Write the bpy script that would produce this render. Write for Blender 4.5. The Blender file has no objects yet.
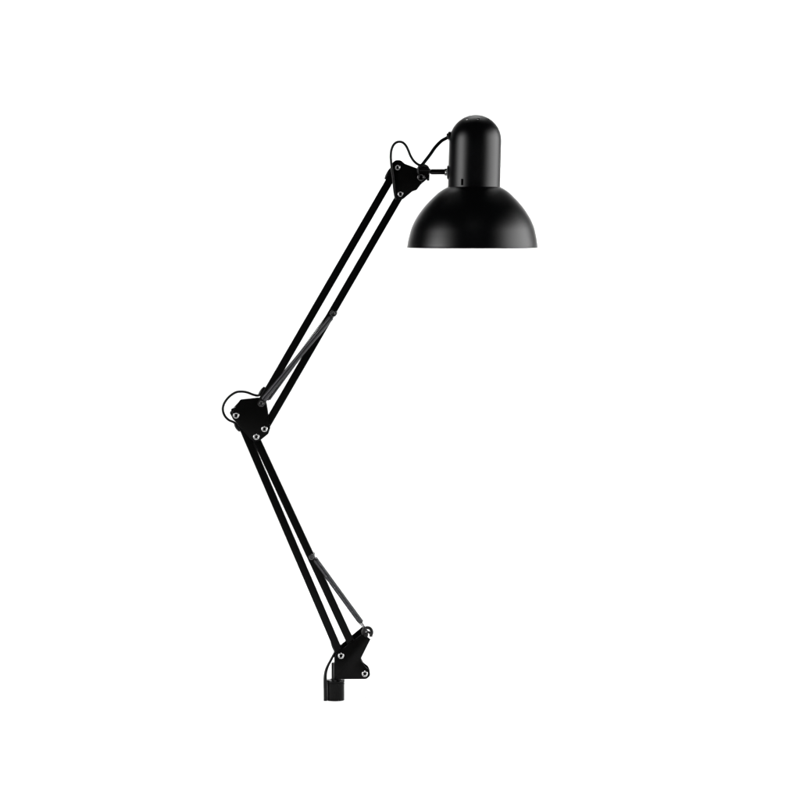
import bpy, bmesh, math
from mathutils import Vector, Matrix

R = math.radians
S = 0.0013            # metres per unit of the drawing grid used for the lamp's outlines
D = 4.0               # camera distance from the lamp
GX, GZ = 400.0, 700.0 # grid point that sits at the world origin


def P(x, y, d=0.0):
    """grid point (x right, y down, d away from the camera) -> world metres"""
    return Vector(((x - GX) * S, d * S, (GZ - y) * S))


sc = bpy.context.scene
COL = sc.collection

# ------------------------------------------------------------------ camera
cam_data = bpy.data.cameras.new("camera")
cam = bpy.data.objects.new("camera", cam_data)
COL.objects.link(cam)
CAM_Z = (700 - 215) * S
cam.location = (0, -D, CAM_Z)
cam.rotation_euler = (R(90), 0, 0)
cam_data.sensor_width = 36
cam_data.sensor_height = 36
cam_data.lens = 36 * D / (800 * S)
cam_data.shift_y = (300 * S - CAM_Z) / (800 * S)
cam_data.clip_start = 0.05
cam_data.clip_end = 60
sc.camera = cam

# ------------------------------------------------------------------ world: dark studio
world = bpy.data.worlds.new("World")
sc.world = world
world.use_nodes = True
bg = world.node_tree.nodes["Background"]
bg.inputs[0].default_value = (1, 1, 1, 1)
bg.inputs[1].default_value = 0.0

sc.view_settings.view_transform = 'Standard'
sc.view_settings.look = 'None'
sc.view_settings.exposure = 0
sc.view_settings.gamma = 1


# ------------------------------------------------------------------ studio lamps: two softboxes, plus added lights for backdrop and floor
def area(name, loc, target, sx, sy, power, spread=180):
    l = bpy.data.lights.new(name, 'AREA')
    l.shape = 'RECTANGLE'
    l.size, l.size_y = sx, sy
    l.energy = power
    l.spread = R(spread)
    o = bpy.data.objects.new(name, l)
    COL.objects.link(o)
    o.location = loc
    o.rotation_euler = (Vector(target) - Vector(loc)).to_track_quat('-Z', 'Y').to_euler()
    return o


HEAD = Vector((0.095, 0, 0.62))


def around(az, dist, z):
    return (HEAD.x + dist * math.sin(R(az)), -dist * math.cos(R(az)), z)


area("softbox_narrow", around(-64, 2.4, 0.82), (HEAD.x, 0, 0.72), 0.75, 1.6, 68)
area("softbox_wide", around(87, 2.4, 0.95), (HEAD.x, 0, 0.72), 2.6, 1.8, 134)
area("backdrop_light", (0, 1.6, 2.7), (0, 3.3, 0.45), 4.2, 0.6, 27, 80)  # added light, out of view, that drives the backdrop to plain white
area("floor_fill", (0, -2.6, 2.8), (0, -0.44, 0), 1.3, 0.4, 3.8, 19)  # added fill from the front, whitens the floor before the foot
area("floor_fill", (0, 1.5, 2.7), (0, 1.0, 0), 3.0, 0.8, 22, 64)  # second added fill, from behind, lifts the floor and its shadow to white


# ------------------------------------------------------------------ materials
def principled(name, base, rough, spec=0.5, metal=0.0, bump=0.0, bscale=900, rvar=0.0):
    m = bpy.data.materials.new(name)
    m.use_nodes = True
    nt = m.node_tree
    b = nt.nodes["Principled BSDF"]
    b.inputs["Base Color"].default_value = (*base, 1)
    b.inputs["Roughness"].default_value = rough
    b.inputs["Metallic"].default_value = metal
    b.inputs["Specular IOR Level"].default_value = spec
    tc = nt.nodes.new("ShaderNodeTexCoord")
    if bump:
        n = nt.nodes.new("ShaderNodeTexNoise")
        n.inputs["Scale"].default_value = bscale
        n.inputs["Detail"].default_value = 2
        bp = nt.nodes.new("ShaderNodeBump")
        bp.inputs["Strength"].default_value = bump
        bp.inputs["Distance"].default_value = 0.0002
        nt.links.new(tc.outputs["Object"], n.inputs["Vector"])
        nt.links.new(n.outputs["Fac"], bp.inputs["Height"])
        nt.links.new(bp.outputs["Normal"], b.inputs["Normal"])
    if rvar:
        n2 = nt.nodes.new("ShaderNodeTexNoise")
        n2.inputs["Scale"].default_value = 35
        n2.inputs["Detail"].default_value = 4
        mr = nt.nodes.new("ShaderNodeMapRange")
        mr.inputs["To Min"].default_value = rough - rvar
        mr.inputs["To Max"].default_value = rough + rvar
        nt.links.new(tc.outputs["Object"], n2.inputs["Vector"])
        nt.links.new(n2.outputs["Fac"], mr.inputs["Value"])
        nt.links.new(mr.outputs["Result"], b.inputs["Roughness"])
    return m


def enamel(name, base, rough, ior, bump=0.08, bscale=1400):
    """black enamel: a dark diffuse body under a clear, softly scattering skin"""
    m = bpy.data.materials.new(name)
    m.use_nodes = True
    nt = m.node_tree
    nt.nodes.clear()
    N, L = nt.nodes.new, nt.links.new
    out, mix = N("ShaderNodeOutputMaterial"), N("ShaderNodeMixShader")
    dif, glo, fre = N("ShaderNodeBsdfDiffuse"), N("ShaderNodeBsdfGlossy"), N("ShaderNodeFresnel")
    glo.distribution = 'BECKMANN'
    dif.inputs["Color"].default_value = (*base, 1)
    glo.inputs["Color"].default_value = (1, 1, 1, 1)
    fre.inputs["IOR"].default_value = ior
    tc, n1, n2, bp, mr = (N("ShaderNodeTexCoord"), N("ShaderNodeTexNoise"), N("ShaderNodeTexNoise"), N("ShaderNodeBump"),
                          N("ShaderNodeMapRange"))
    n1.inputs["Scale"].default_value = bscale
    n1.inputs["Detail"].default_value = 2
    n2.inputs["Scale"].default_value = 30
    n2.inputs["Detail"].default_value = 4
    bp.inputs["Strength"].default_value = bump
    bp.inputs["Distance"].default_value = 0.0002
    mr.inputs["To Min"].default_value = rough - 0.025
    mr.inputs["To Max"].default_value = rough + 0.025
    L(tc.outputs["Object"], n1.inputs["Vector"])
    L(tc.outputs["Object"], n2.inputs["Vector"])
    L(n1.outputs["Fac"], bp.inputs["Height"])
    L(n2.outputs["Fac"], mr.inputs["Value"])
    L(mr.outputs["Result"], glo.inputs["Roughness"])
    L(bp.outputs["Normal"], glo.inputs["Normal"])
    L(bp.outputs["Normal"], dif.inputs["Normal"])
    L(fre.outputs["Fac"], mix.inputs["Fac"])
    L(dif.outputs["BSDF"], mix.inputs[1])
    L(glo.outputs["BSDF"], mix.inputs[2])
    L(mix.outputs["Shader"], out.inputs["Surface"])
    return m


M_PAINT = enamel("matt_black_enamel", (0.0016, 0.0016, 0.0018), 0.40, 1.29)
M_ROD = enamel("black_painted_tube", (0.0016, 0.0016, 0.0016), 0.32, 1.12)
M_PLATE = enamel("black_painted_steel", (0.0018, 0.0018, 0.0018), 0.32, 1.13)
M_PLASTIC = enamel("black_plastic", (0.0022, 0.0022, 0.0022), 0.32, 1.27)
M_CORD = enamel("black_cord", (0.0022, 0.0022, 0.0022), 0.34, 1.24)
M_SPRING = principled("dark_spring_steel", (0.034, 0.034, 0.036), 0.25, 0.5, metal=1.0)
M_CHROME = principled("bright_nickel", (0.36, 0.36, 0.36), 0.20, 0.5, metal=1.0)
M_DULL = principled("blackened_steel", (0.06, 0.06, 0.06), 0.26, 0.5, metal=1.0)
M_SLEEVE = enamel("satin_black_sleeve", (0.0022, 0.0022, 0.0022), 0.24, 1.16)
M_BACK = principled("white_seamless_paper", (0.86, 0.86, 0.86), 0.9, 0.1, bump=0.05, bscale=400)

# ------------------------------------------------------------------ object helpers
ROOT_AT = P(336, 700)
root = bpy.data.objects.new("desk_lamp", None)
COL.objects.link(root)
root.location = ROOT_AT
root.empty_display_size = 0.05
root["label"] = "matt black spring-arm desk lamp with dome shade and two bent arms on white"
root["category"] = "desk lamp"


def link(name, bm, mat, parent, smooth_angle=35, label=None):
    """world-space bmesh -> one mesh object under its parent"""
    bmesh.ops.recalc_face_normals(bm, faces=bm.faces)
    bmesh.ops.translate(bm, verts=bm.verts, vec=-ROOT_AT)
    me = bpy.data.meshes.new(name)
    bm.to_mesh(me)
    bm.free()
    for p in me.polygons:
        p.use_smooth = True
    me.set_sharp_from_angle(angle=R(smooth_angle))
    me.materials.append(mat)
    o = bpy.data.objects.new(name, me)
    COL.objects.link(o)
    o.parent = parent
    if label:
        o["label"] = label
    return o


def catmull(pts, n=8):
    pts = [Vector(p) for p in pts]
    ext = [2 * pts[0] - pts[1]] + pts + [2 * pts[-1] - pts[-2]]
    out = []
    for i in range(1, len(ext) - 2):
        p0, p1, p2, p3 = ext[i - 1:i + 3]
        for k in range(n):
            t = k / n
            out.append(0.5 * ((2 * p1) + (p2 - p0) * t + (2 * p0 - 5 * p1 + 4 * p2 - p3) * t * t
                              + (3 * p1 - p0 - 3 * p2 + p3) * t ** 3))
    out.append(pts[-1])
    return out


def rounded(poly, n=5):
    """poly: list of (x, y, r) in grid units -> outline with rounded corners"""
    out = []
    N = len(poly)
    for i in range(N):
        x, y, r = poly[i]
        p = Vector((x, y))
        a = Vector(poly[i - 1][:2]) - p
        b = Vector(poly[(i + 1) % N][:2]) - p
        if r <= 0:
            out.append((x, y))
            continue
        half = a.angle(b) / 2
        t = min(r / max(math.tan(half), 0.05), a.length * 0.48, b.length * 0.48)
        q0, q1 = p + a.normalized() * t, p + b.normalized() * t
        for k in range(n + 1):
            s = k / n
            v = q0 * (1 - s) ** 2 + p * 2 * s * (1 - s) + q1 * s * s
            out.append((v.x, v.y))
    return out


def prism(bm, outline, d0, d1, bevel=0.35):
    vs0 = [bm.verts.new(P(x, y, d0)) for x, y in outline]
    f = bm.faces.new(vs0)
    r = bmesh.ops.extrude_face_region(bm, geom=[f])
    nv = [g for g in r["geom"] if isinstance(g, bmesh.types.BMVert)]
    bmesh.ops.translate(bm, verts=nv, vec=Vector((0, (d1 - d0) * S, 0)))
    if bevel:
        allv = set(vs0) | set(nv)
        es = [e for e in bm.edges if e.verts[0] in allv and e.verts[1] in allv
              and abs(e.verts[0].co.y - e.verts[1].co.y) < 1e-9]
        bmesh.ops.bevel(bm, geom=es, offset=bevel * S, segments=2, affect='EDGES', profile=0.5)


def tube(bm, path, radius, segs=12, cap=True, radii=None):
    """path: world points; radius in grid units"""
    pts = [Vector(p) for p in path]
    rings = []
    up = Vector((0, 1, 0))
    prev = None
    for i, p in enumerate(pts):
        t = (pts[min(i + 1, len(pts) - 1)] - pts[max(i - 1, 0)]).normalized()
        if prev is None:
            u = up if abs(t.dot(up)) < 0.9 else Vector((1, 0, 0))
        else:
            u = prev
        u = (u - t * u.dot(t)).normalized()
        prev = u
        v = t.cross(u)
        rr = (radii[i] if radii else radius) * S
        rings.append([bm.verts.new(p + rr * (math.cos(2 * math.pi * k / segs) * u + math.sin(2 * math.pi * k / segs) * v))
                      for k in range(segs)])
    for a, b in zip(rings, rings[1:]):
        for k in range(segs):
            bm.faces.new((a[k], a[(k + 1) % segs], b[(k + 1) % segs], b[k]))
    if cap:
        bm.faces.new(rings[0])
        bm.faces.new(rings[-1])


def gtube(bm, gpts, radius, smooth=8, **kw):
    w = [P(*g) for g in gpts]
    tube(bm, catmull(w, smooth) if smooth else w, radius, **kw)


def spin(bm, origin, axis, profile, segs=32):
    """lathe: profile of (radius, distance along axis) in grid units"""
    axis = Vector(axis).normalized()
    u = axis.orthogonal().normalized()
    v = axis.cross(u)
    rings = []
    for r, h in profile:
        c = origin + axis * h * S
        if r < 1e-6:
            rings.append([bm.verts.new(c)])
        else:
            rings.append([bm.verts.new(c + r * S * (math.cos(2 * math.pi * k / segs) * u + math.sin(2 * math.pi * k / segs) * v))
                          for k in range(segs)])
    for a, b in zip(rings, rings[1:]):
        for k in range(segs):
            k2 = (k + 1) % segs
            if len(a) == 1 and len(b) == 1:
                continue
            if len(a) == 1:
                bm.faces.new((a[0], b[k2], b[k]))
            elif len(b) == 1:
                bm.faces.new((a[k], a[k2], b[0]))
            else:
                bm.faces.new((a[k], a[k2], b[k2], b[k]))


def rod(name, a, b, width, depth, parent, mat):
    """square tube between two grid points, soft corners"""
    a, b = Vector(a), Vector(b)
    t = (b - a).normalized()
    n = Vector((-t.y, t.x)) * (width / 2)
    bm = bmesh.new()
    c = [a + n, b + n, b - n, a - n]
    vs = [bm.verts.new(P(p.x, p.y, -depth / 2)) for p in c]
    f = bm.faces.new(vs)
    r = bmesh.ops.extrude_face_region(bm, geom=[f])
    nv = [g for g in r["geom"] if isinstance(g, bmesh.types.BMVert)]
    bmesh.ops.translate(bm, verts=nv, vec=Vector((0, depth * S, 0)))
    bmesh.ops.bevel(bm, geom=list(bm.edges), offset=1.0 * S, segments=4, affect='EDGES', profile=0.5)
    return link(name, bm, mat, parent)


def eyelet(parent, x, y, d, r=3.2, mat=None):
    """hollow tubular rivet: a rolled bright flange round a dark hole, facing the camera"""
    bm = bmesh.new()
    spin(bm, P(x, y, d), (0, -1, 0),
         [(r, -0.6), (r, 0.25), (r * 0.93, 0.75), (r * 0.78, 1.05), (r * 0.60, 0.95), (r * 0.47, 0.55), (r * 0.42, -0.2),
          (r * 0.42, -3.0), (0, -3.0)], 32)
    return link("rivet", bm, mat or M_CHROME, parent, 60)


# ------------------------------------------------------------------ the white seamless backdrop
bm = bmesh.new()
prof = [(-7.0, 0.0), (2.0, 0.0)]
for k in range(1, 17):
    a = math.pi / 2 * k / 16
    prof.append((2.0 + 1.4 * math.sin(a), 1.4 - 1.4 * math.cos(a)))
prof.append((3.4, 5.5))
ra = [bm.verts.new((-7, y, z)) for y, z in prof]
rb = [bm.verts.new((7, y, z)) for y, z in prof]
for i in range(len(prof) - 1):
    bm.faces.new((ra[i], rb[i], rb[i + 1], ra[i + 1]))
bmesh.ops.recalc_face_normals(bm, faces=bm.faces)
me = bpy.data.meshes.new("backdrop")
bm.to_mesh(me)
bm.free()
for p in me.polygons:
    p.use_smooth = True
me.materials.append(M_BACK)
backdrop = bpy.data.objects.new("backdrop", me)
COL.objects.link(backdrop)
backdrop["kind"] = "structure"
backdrop["label"] = "plain white seamless studio backdrop behind the lamp"
backdrop["category"] = "backdrop"


# ------------------------------------------------------------------ lamp head
def axis_x(y):
    return 472.3 + (247 - y) * 0.0272


def head_lathe(bm, profile, segs, skip=()):
    rings = []
    for r, y in profile:
        c = axis_x(y)
        if r < 1e-6:
            rings.append([bm.verts.new(P(c, y, 0))])
        else:
            rings.append([bm.verts.new(P(c + r * math.sin(2 * math.pi * k / segs), y, -r * math.cos(2 * math.pi * k / segs)))
                          for k in range(segs)])
    for i, (a, b) in enumerate(zip(rings, rings[1:])):
        for k in range(segs):
            k2 = (k + 1) % segs
            if (i, k) in skip:
                continue
            if len(b) == 1:
                bm.faces.new((a[k], a[k2], b[0]))
            else:
                bm.faces.new((a[k], a[k2], b[k2], b[k]))


def shell(bm, t):
    bmesh.ops.recalc_face_normals(bm, faces=bm.faces)
    bmesh.ops.solidify(bm, geom=list(bm.faces), thickness=t * S)


# dome shade
pts = catmull([(24.0, 185.6, 0), (33.4, 191.0, 0), (42.3, 199.0, 0), (50.6, 208.4, 0), (57.0, 218.0, 0), (61.2, 227.0, 0),
               (63.6, 236.0, 0), (64.9, 243.0, 0), (65.2, 246.2, 0)], 5)
profile = [(p.x, p.y) for p in pts] + [(65.5, 246.8), (65.5, 247.4), (65.0, 247.9), (64.2, 247.9), (63.7, 247.2)]
inner = [(p.x - 1.2, p.y + 0.5) for p in reversed(pts[:-2])]
bm = bmesh.new()
head_lathe(bm, profile + inner, 160)
shade = link("lamp_shade", bm, M_PAINT, root, 50)

# cylindrical bulb housing with rounded top, fixing slot and vent holes
SEG = 128
RC = 26.2
rows = [(RC + 0.15, 187.4), (RC + 0.15, 186.2), (RC, 185.4), (RC, 179.0), (RC, 170), (RC, 160), (RC, 150), (RC, 141.0)]
slot_row = 2
TOPY, SPRING_Y = 114.8, 141.0
polar = [80, 70, 60, 50, 42, 36.5, 30.5, 24, 16, 8, 0]
for a in polar:
    rows.append((RC * math.sin(R(a)), SPRING_Y - (SPRING_Y - TOPY) * math.cos(R(a))))
vent_row = 8 + polar.index(36.5) - 0
skip = set()
for k in (-11, -10):
    skip.add((slot_row, k % SEG))
for v in (-39, 9, 58, 122, 171, 219, 270):
    c = round(v / (360 / SEG))
    for k in range(c - 2, c + 2):
        skip.add((vent_row, k % SEG))
bm = bmesh.new()
head_lathe(bm, rows, SEG, skip)
shell(bm, 0.6)
housing = link("bulb_housing", bm, M_PAINT, root, 45)

# bulb holder, seen only as darkness through the slot
bm = bmesh.new()
head_lathe(bm, [(17, 186.5), (17, 150), (14, 146), (0.0, 146)], 40)
link("bulb_holder", bm, M_PLASTIC, housing)

# strain relief where the cord enters
bm = bmesh.new()
spin(bm, P(450.6, 136.2, 0), Vector((-1, 0, -0.05)),
     [(0, -1), (4.6, -1), (4.9, 0.4), (4.9, 1.6), (4.3, 2.2), (3.2, 2.5), (3.0, 3.6), (2.6, 4.0), (1.2, 4.0), (0, 4.0)], 28)
link("cord_grommet", bm, M_PLASTIC, housing)

# ------------------------------------------------------------------ swivel between bracket and housing
bm = bmesh.new()
spin(bm, P(430.6, 171.8, 0), (1, 0, 0), [(0, 0), (2.3, 0), (2.7, 0.5), (2.8, 1.2), (2.8, 15.0), (2.5, 15.5), (0, 15.5)], 24)
stem = link("swivel_stem", bm, M_PAINT, root)
bm = bmesh.new()
spin(bm, P(429.2, 171.8, 0), (1, 0, 0), [(0, 0), (1.9, 0), (2.0, 0.3), (2.0, 2.0), (1.6, 2.3), (0, 2.3)], 24)
link("collar", bm, M_DULL, stem)
bm = bmesh.new()
spin(bm, P(444.4, 172.2, -0.4), (1, 0, 0), [(0, 0), (3.2, 0.0), (3.7, 0.5), (3.7, 2.6), (3.3, 3.1), (0, 3.1)], 6)
link("nut", bm, M_DULL, stem, 20)
bm = bmesh.new()
spin(bm, P(446.2, 172.2, -3.4), (0, -1, 0), [(1.5, -1), (1.5, 0.1), (1.3, 0.8), (0.8, 1.35), (0, 1.55)], 20)
link("screw", bm, M_CHROME, stem, 50)
# pressed flange on the housing behind the nut
bm = bmesh.new()
spin(bm, P(446.9, 172.4, 0), Vector((1, 0, 0)),
     [(0, -0.2), (5.4, -0.1), (6.8, 0.3), (7.2, 1.0), (7.4, 3.2), (7.0, 5.0), (0, 5.0)], 32)
link("flange", bm, M_PAINT, housing)

# swivel clamp: knurled drum over the bracket nose, with its screw and lug
bm = bmesh.new()
spin(bm, P(423.2, 170.6, -9.2), (0, 1, 0),
     [(0, 0), (5.2, 0), (6.2, 0.7), (6.6, 1.6), (6.6, 16.8), (6.2, 17.7), (5.2, 18.4), (0, 18.4)], 36)
prism(bm, rounded([(419.5, 168.6, 0.6), (430.4, 168.8, 0.6), (430.4, 171.0, 0.6), (419.5, 171.0, 0.6)]), -10.2, -7.6, 0.3)
prism(bm, rounded([(426.6, 172.0, 0.5), (429.6, 172.0, 0.5), (429.4, 180.8, 0.5), (426.8, 180.8, 0.5)]), -5.0, 5.0, 0.4)
clamp = link("swivel_clamp", bm, M_PLASTIC, root)
bm = bmesh.new()
gtube(bm, [(417.6, 168.6, -8.4), (418.4, 166.4, -9.2), (419.8, 165.0, -9.6), (421.4, 164.4, -9.4), (423.0, 165.6, -9.2)], 0.55)
gtube(bm, [(423.6, 164.4, -9.4), (424.4, 165.8, -9.8), (426.0, 166.6, -9.6), (427.6, 166.6, -9.0)], 0.5)
link("wire_clip", bm, M_DULL, clamp)
eyelet(clamp, 421.0, 177.2, -10.0, 3.9, M_DULL)
bm = bmesh.new()
spin(bm, P(424.6, 177.4, -9.6), (0, -1, 0), [(1.3, -2), (1.3, 0.5), (0.9, 1.0), (0, 1.2)], 20)
link("screw", bm, M_CHROME, clamp)

# ------------------------------------------------------------------ brackets
PL = 5.2     # half the gap between the two cheek plates
TH = 1.6     # plate thickness
head_out = rounded([(392.2, 163.0, 3), (395.6, 160.2, 4), (400.4, 160.2, 4), (404.2, 163.6, 3), (417.0, 168.4, 2), (428.0, 171.5, 3),
                    (427.0, 178.8, 3), (420.0, 184.8, 3), (416.0, 190.0, 2), (411.8, 191.4, 2), (402.2, 199.4, 4), (396.0, 199.6, 3),
                    (394.4, 193.0, 3)])
bm = bmesh.new()
prism(bm, head_out, -PL - TH, -PL)
prism(bm, [(x + 0.6, y) for x, y in head_out], PL, PL + TH)
hb = link("head_bracket", bm, M_PLATE, root)
eyelet(hb, 397.6, 167.4, -PL - TH, 3.0)
eyelet(hb, 400.6, 193.9, -PL - TH, 3.0)

elbow_out = rounded([(232.2, 413.4, 4), (234.4, 408.6, 2), (240.6, 399.2, 1.5), (258.4, 397.4, 2), (265.6, 399.4, 3), (266.8, 405.0, 3),
                     (270.4, 428.0, 3), (268.6, 433.4, 3), (260.6, 439.8, 3), (254.4, 441.2, 3), (250.2, 438.0, 2), (233.2, 418.2, 3)])
bm = bmesh.new()
prism(bm, elbow_out, -PL - TH, -PL)
rear = rounded([(229.2, 413.0, 2), (233.4, 407.6, 2), (240.8, 399.6, 1.5), (258.4, 397.8, 2), (265.6, 399.8, 3), (266.8, 405.0, 3),
                (270.2, 428.0, 3), (268.4, 433.2, 3), (260.4, 439.4, 3), (254.4, 440.8, 3), (250.2, 437.6, 2), (232.6, 419.6, 2)])
prism(bm, rear, PL, PL + TH)
eb = link("elbow_bracket", bm, M_PLATE, root)
eyelet(eb, 236.5, 414.9, -PL - TH, 3.25)
eyelet(eb, 264.8, 428.4, -PL - TH, 3.25)
eyelet(eb, 256.6, 436.2, -PL - TH, 3.25)

base_out = rounded([(336.0, 653.2, 0.8), (363.0, 632.4, 0.6), (370.6, 638.4, 0.6), (361.0, 657.6, 1.0), (362.0, 661.0, 2), (366.0, 666.4, 1),
                    (369.6, 669.0, 3), (370.4, 674.8, 4), (366.4, 678.2, 4), (334.0, 678.4, 0.4), (334.0, 663.0, 0.8)])
bm = bmesh.new()
prism(bm, base_out, -PL - TH, -PL, 0.6)
rear = rounded([(333.6, 651.5, 0.8), (362.2, 627.4, 1), (368.0, 631.0, 1), (364.0, 645.0, 1), (360.6, 655.0, 2), (361.2, 659.0, 2),
                (363.0, 663.0, 2), (368.0, 667.0, 3), (370.2, 672.0, 4), (366.4, 677.8, 4), (335.0, 678.0, 0.4)])
prism(bm, rear, PL, PL + TH, 0.45)
bb = link("base_bracket", bm, M_PLATE, root)
eyelet(bb, 341.2, 654.8, -PL - TH)
eyelet(bb, 364.9, 672.8, -PL - TH)

# ------------------------------------------------------------------ the four arm tubes
DP = 7.4
rods = {}
r1 = rod("arm_tube", (400.2, 162.4), (259.8, 404.6), 7.7, DP, root, M_ROD)
r2 = rod("arm_tube", (402.2, 191.6), (262.6, 432.2), 7.7, DP, root, M_ROD)
r3 = rod("arm_tube", (234.4, 407.4), (342.6, 659.6), 7.8, DP, root, M_ROD)
r4 = rod("arm_tube", (254.8, 435.6), (354.4, 650.0), 7.8, DP, root, M_ROD)


def slot_grommet(parent, a, b, r=1.9):
    """slim rubber lip where the cord leaves a tube"""
    a, b = Vector(a), Vector(b)
    n = 9
    pts = [P(*(a + (b - a) * (k / (n - 1))), 0) for k in range(n)]
    rad = [max(0.25, r * math.sin(math.pi * (0.06 + 0.88 * k / (n - 1))) ** 0.5) for k in range(n)]
    bm = bmesh.new()
    tube(bm, pts, r, segs=14, radii=rad)
    link("cord_slot_lip", bm, M_PLASTIC, parent, 60)


slot_grommet(r1, (385.0, 179.2), (391.6, 167.6))
slot_grommet(r1, (258.6, 395.8), (264.6, 386.8))
slot_grommet(r3, (234.6, 423.6), (239.8, 431.4))
slot_grommet(r3, (330.8, 640.4), (334.6, 651.4), 1.2)

# ------------------------------------------------------------------ tension springs (real coils)


def spring(a, b, parent, coil_r=2.55, wire=0.52, pitch=1.10, lead=4.0, tail=4.0):
    A, B = P(*a), P(*b)
    t = (B - A).normalized()
    L = (B - A).length / S
    u = (Vector((0, 1, 0)) - t * t.y).normalized()
    v = t.cross(u)
    turns = (L - lead - tail) / pitch
    n = int(turns * 16)
    bm = bmesh.new()
    prev = None
    for i in range(n + 1):
        ang = 2 * math.pi * turns * i / n
        h = lead + (L - lead - tail) * i / n
        env = min(1.0, 0.35 + 0.65 * min(i, n - i) / 16)
        rad = math.cos(ang) * u + math.sin(ang) * v
        c = A + t * h * S + coil_r * env * S * rad
        ring = [bm.verts.new(c + S * (wire * 0.22 * math.cos(2 * math.pi * k / 8) * rad + wire * math.sin(2 * math.pi * k / 8) * t))
                for k in range(8)]
        if prev:
            for k in range(8):
                bm.faces.new((prev[k], prev[(k + 1) % 8], ring[(k + 1) % 8], ring[k]))
        else:
            bm.faces.new(ring)
        prev = ring
    bm.faces.new(prev)
    # straight end wires
    r0 = coil_r * 0.35 * S
    tube(bm, [A, A + t * (lead + 0.3) * S + r0 * u], wire * 0.9, segs=8)
    e = math.cos(2 * math.pi * turns) * u + math.sin(2 * math.pi * turns) * v
    tube(bm, [B - t * (tail + 0.3) * S + r0 * e, B], wire * 0.9, segs=8)
    return link("tension_spring", bm, M_SPRING, parent, 80)


SD = 9.6
spring((334.6, 313.6, -SD), (260.6, 402.4, -SD), root)
spring((330.6, 313.4, SD), (264.6, 403.6, SD), root, pitch=1.45)
SB = spring((313.0, 555.0, -SD), (366.6, 628.4, -SD), root, coil_r=2.7, tail=8.4)
SR = spring((311.2, 555.4, SD), (364.8, 629.6, SD), root, coil_r=2.7, tail=8.4, pitch=1.3)


def anchor(x, y, name="spring_anchor", r=3.4):
    """cross pin that carries a spring at each end"""
    bm = bmesh.new()
    spin(bm, P(x, y, -SD - 3.2), (0, 1, 0),
         [(0, 0.9), (r * 0.35, 0.9), (r * 0.45, 0.3), (r * 0.7, 0.0), (r * 0.95, 0.3), (r, 0.9), (r, 2.0), (r * 0.55, 2.4),
          (r * 0.5, 4.0), (r * 0.5, 2 * SD + 3.4), (r, 2 * SD + 3.8), (r, 2 * SD + 5.6), (r * 0.8, 2 * SD + 6.4), (0, 2 * SD + 6.4)], 28)
    return link(name, bm, M_DULL, root, 50)


anchor(333.6, 313.2)
anchor(261.8, 402.6, r=3.6)
anchor(311.9, 555.6, r=2.9)

# lower spring ends: bright crimp and a hook over the pin at the bracket's corner
tt = (Vector((366.6, 628.4)) - Vector((313.0, 555.0))).normalized()
for par, o in ((SB, P(361.4, 621.5, -SD)), (SR, P(359.9, 623.0, SD))):
    bm = bmesh.new()
    spin(bm, o, Vector((tt.x, 0, -tt.y)), [(0, -0.2), (1.8, -0.2), (2.3, 0.3), (2.3, 1.1), (1.7, 1.5), (2.2, 1.9), (2.2, 2.7), (1.5, 3.4), (0, 3.6)], 20)
    link("crimp", bm, M_CHROME, par)
bm = bmesh.new()
arc = []
for k in range(15):
    a = R(205 - 240 * k / 14)
    arc.append((367.6 + 4.3 * math.cos(a), 630.6 - 4.6 * math.sin(a) + 0.6, -SD + 2.2))
gtube(bm, arc + [(371.0, 635.4, -SD + 2.4)], 1.65, 3)
arc = []
for k in range(13):
    a = R(180 - 200 * k / 12)
    arc.append((368.6 + 1.3 * math.cos(a), 632.6 - 1.6 * math.sin(a), -SD + 2.2))
gtube(bm, arc, 1.1, 3)
hook = link("spring_hook", bm, M_PLASTIC, root)
bm = bmesh.new()
spin(bm, P(366.2, 633.6, -SD - 0.5), (0, 1, 0), [(0, 0), (1.9, 0), (2.3, 0.4), (2.3, 2 * SD), (0, 2 * SD)], 20)
link("hook_pin", bm, M_PLASTIC, hook)

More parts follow.
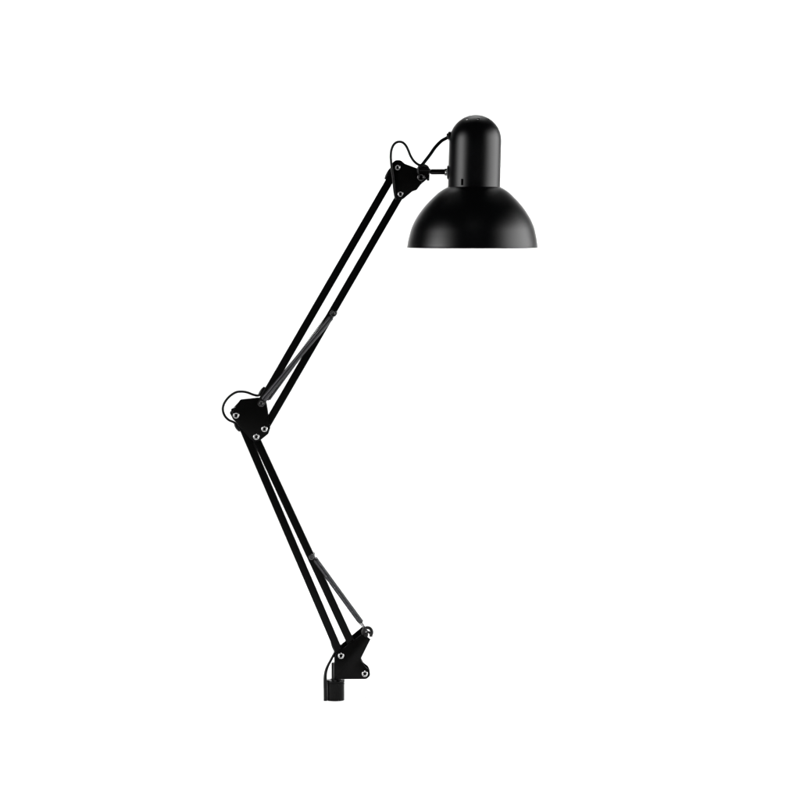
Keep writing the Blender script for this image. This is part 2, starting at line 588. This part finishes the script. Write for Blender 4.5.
# ------------------------------------------------------------------ pivot pin and pole sleeve at the foot
bm = bmesh.new()
spin(bm, P(336.0, 681.0, 0), (0, 0, 1), [(0, 0), (4.6, 0), (4.6, 18.0), (4.2, 18.6), (0, 18.6)], 32)
link("pivot_pin", bm, M_SLEEVE, root)
bm = bmesh.new()
spin(bm, P(335.5, 700.0, 0), (0, 0, 1),
     [(0, 0), (8.8, 0), (8.9, 0.3), (8.95, 15.4), (9.05, 16.0), (9.2, 16.4), (9.2, 17.2), (8.85, 17.5), (8.85, 17.9), (9.15, 18.2),
      (9.25, 18.8), (9.25, 19.8), (8.9, 20.4), (7.4, 20.6), (5.4, 20.6), (5.0, 20.2), (4.7, 19.0), (0, 19.0)], 48)
link("pole_sleeve", bm, M_SLEEVE, root)

# ------------------------------------------------------------------ power cord, in its three visible runs
bm = bmesh.new()
gtube(bm, [(449.5, 136.6, 0), (446.6, 138.0, -0.4), (441.2, 141.2, -2), (435.2, 147.4, -4), (430.0, 154.8, -6), (425.2, 161.0, -8.0),
           (422.4, 164.6, -9.2), (419.6, 166.8, -9.4)], 1.75)
gtube(bm, [(422.6, 165.6, -9.6), (418.2, 164.7, -9.6), (413.8, 161.2, -9.6), (410.6, 156.2, -9.6), (408.1, 150.2, -9.6), (405.4, 145.2, -9.6),
           (401.9, 142.4, -9.6), (397.6, 142.2, -9.6), (394.0, 144.6, -9.6), (391.6, 149.6, -9.4), (390.8, 156.0, -9.2),
           (391.2, 163.0, -8.8), (392.4, 172.6, -8.4), (393.5, 181.4, -8.2), (394.5, 191.5, -7.4), (395.4, 196.5, -5.0),
           (396.0, 200.0, -2.0)], 1.3)
link("power_cord", bm, M_CORD, root, 60)
bm = bmesh.new()
gtube(bm, [(262.0, 393.0, 0), (258.4, 395.5, 0), (253.0, 394.6, 0), (247.2, 392.4, 0), (241.6, 391.6, 0), (236.0, 392.3, 0), (230.2, 395.9, 0),
           (225.6, 401.0, 0), (223.2, 406.2, 0), (223.0, 411.2, 0), (225.0, 416.2, 0), (228.8, 420.0, 0), (233.6, 422.2, 0),
           (238.0, 425.4, 0)], 1.25)
link("power_cord", bm, M_CORD, root, 60)
bm = bmesh.new()
gtube(bm, [(336.5, 650.0, 0), (333.6, 655.0, -0.5), (330.8, 660.2, -1), (327.8, 665.8, -2), (325.9, 671.4, -3.5), (325.3, 677.6, -5),
           (325.3, 684.0, -5), (325.4, 692.0, -5), (325.5, 700.0, -5)], 1.8,
      radii=[1.3 + 0.5 * min(1, max(0, (k - 20) / 20)) for k in range(65)])
link("power_cord", bm, M_CORD, root, 60)
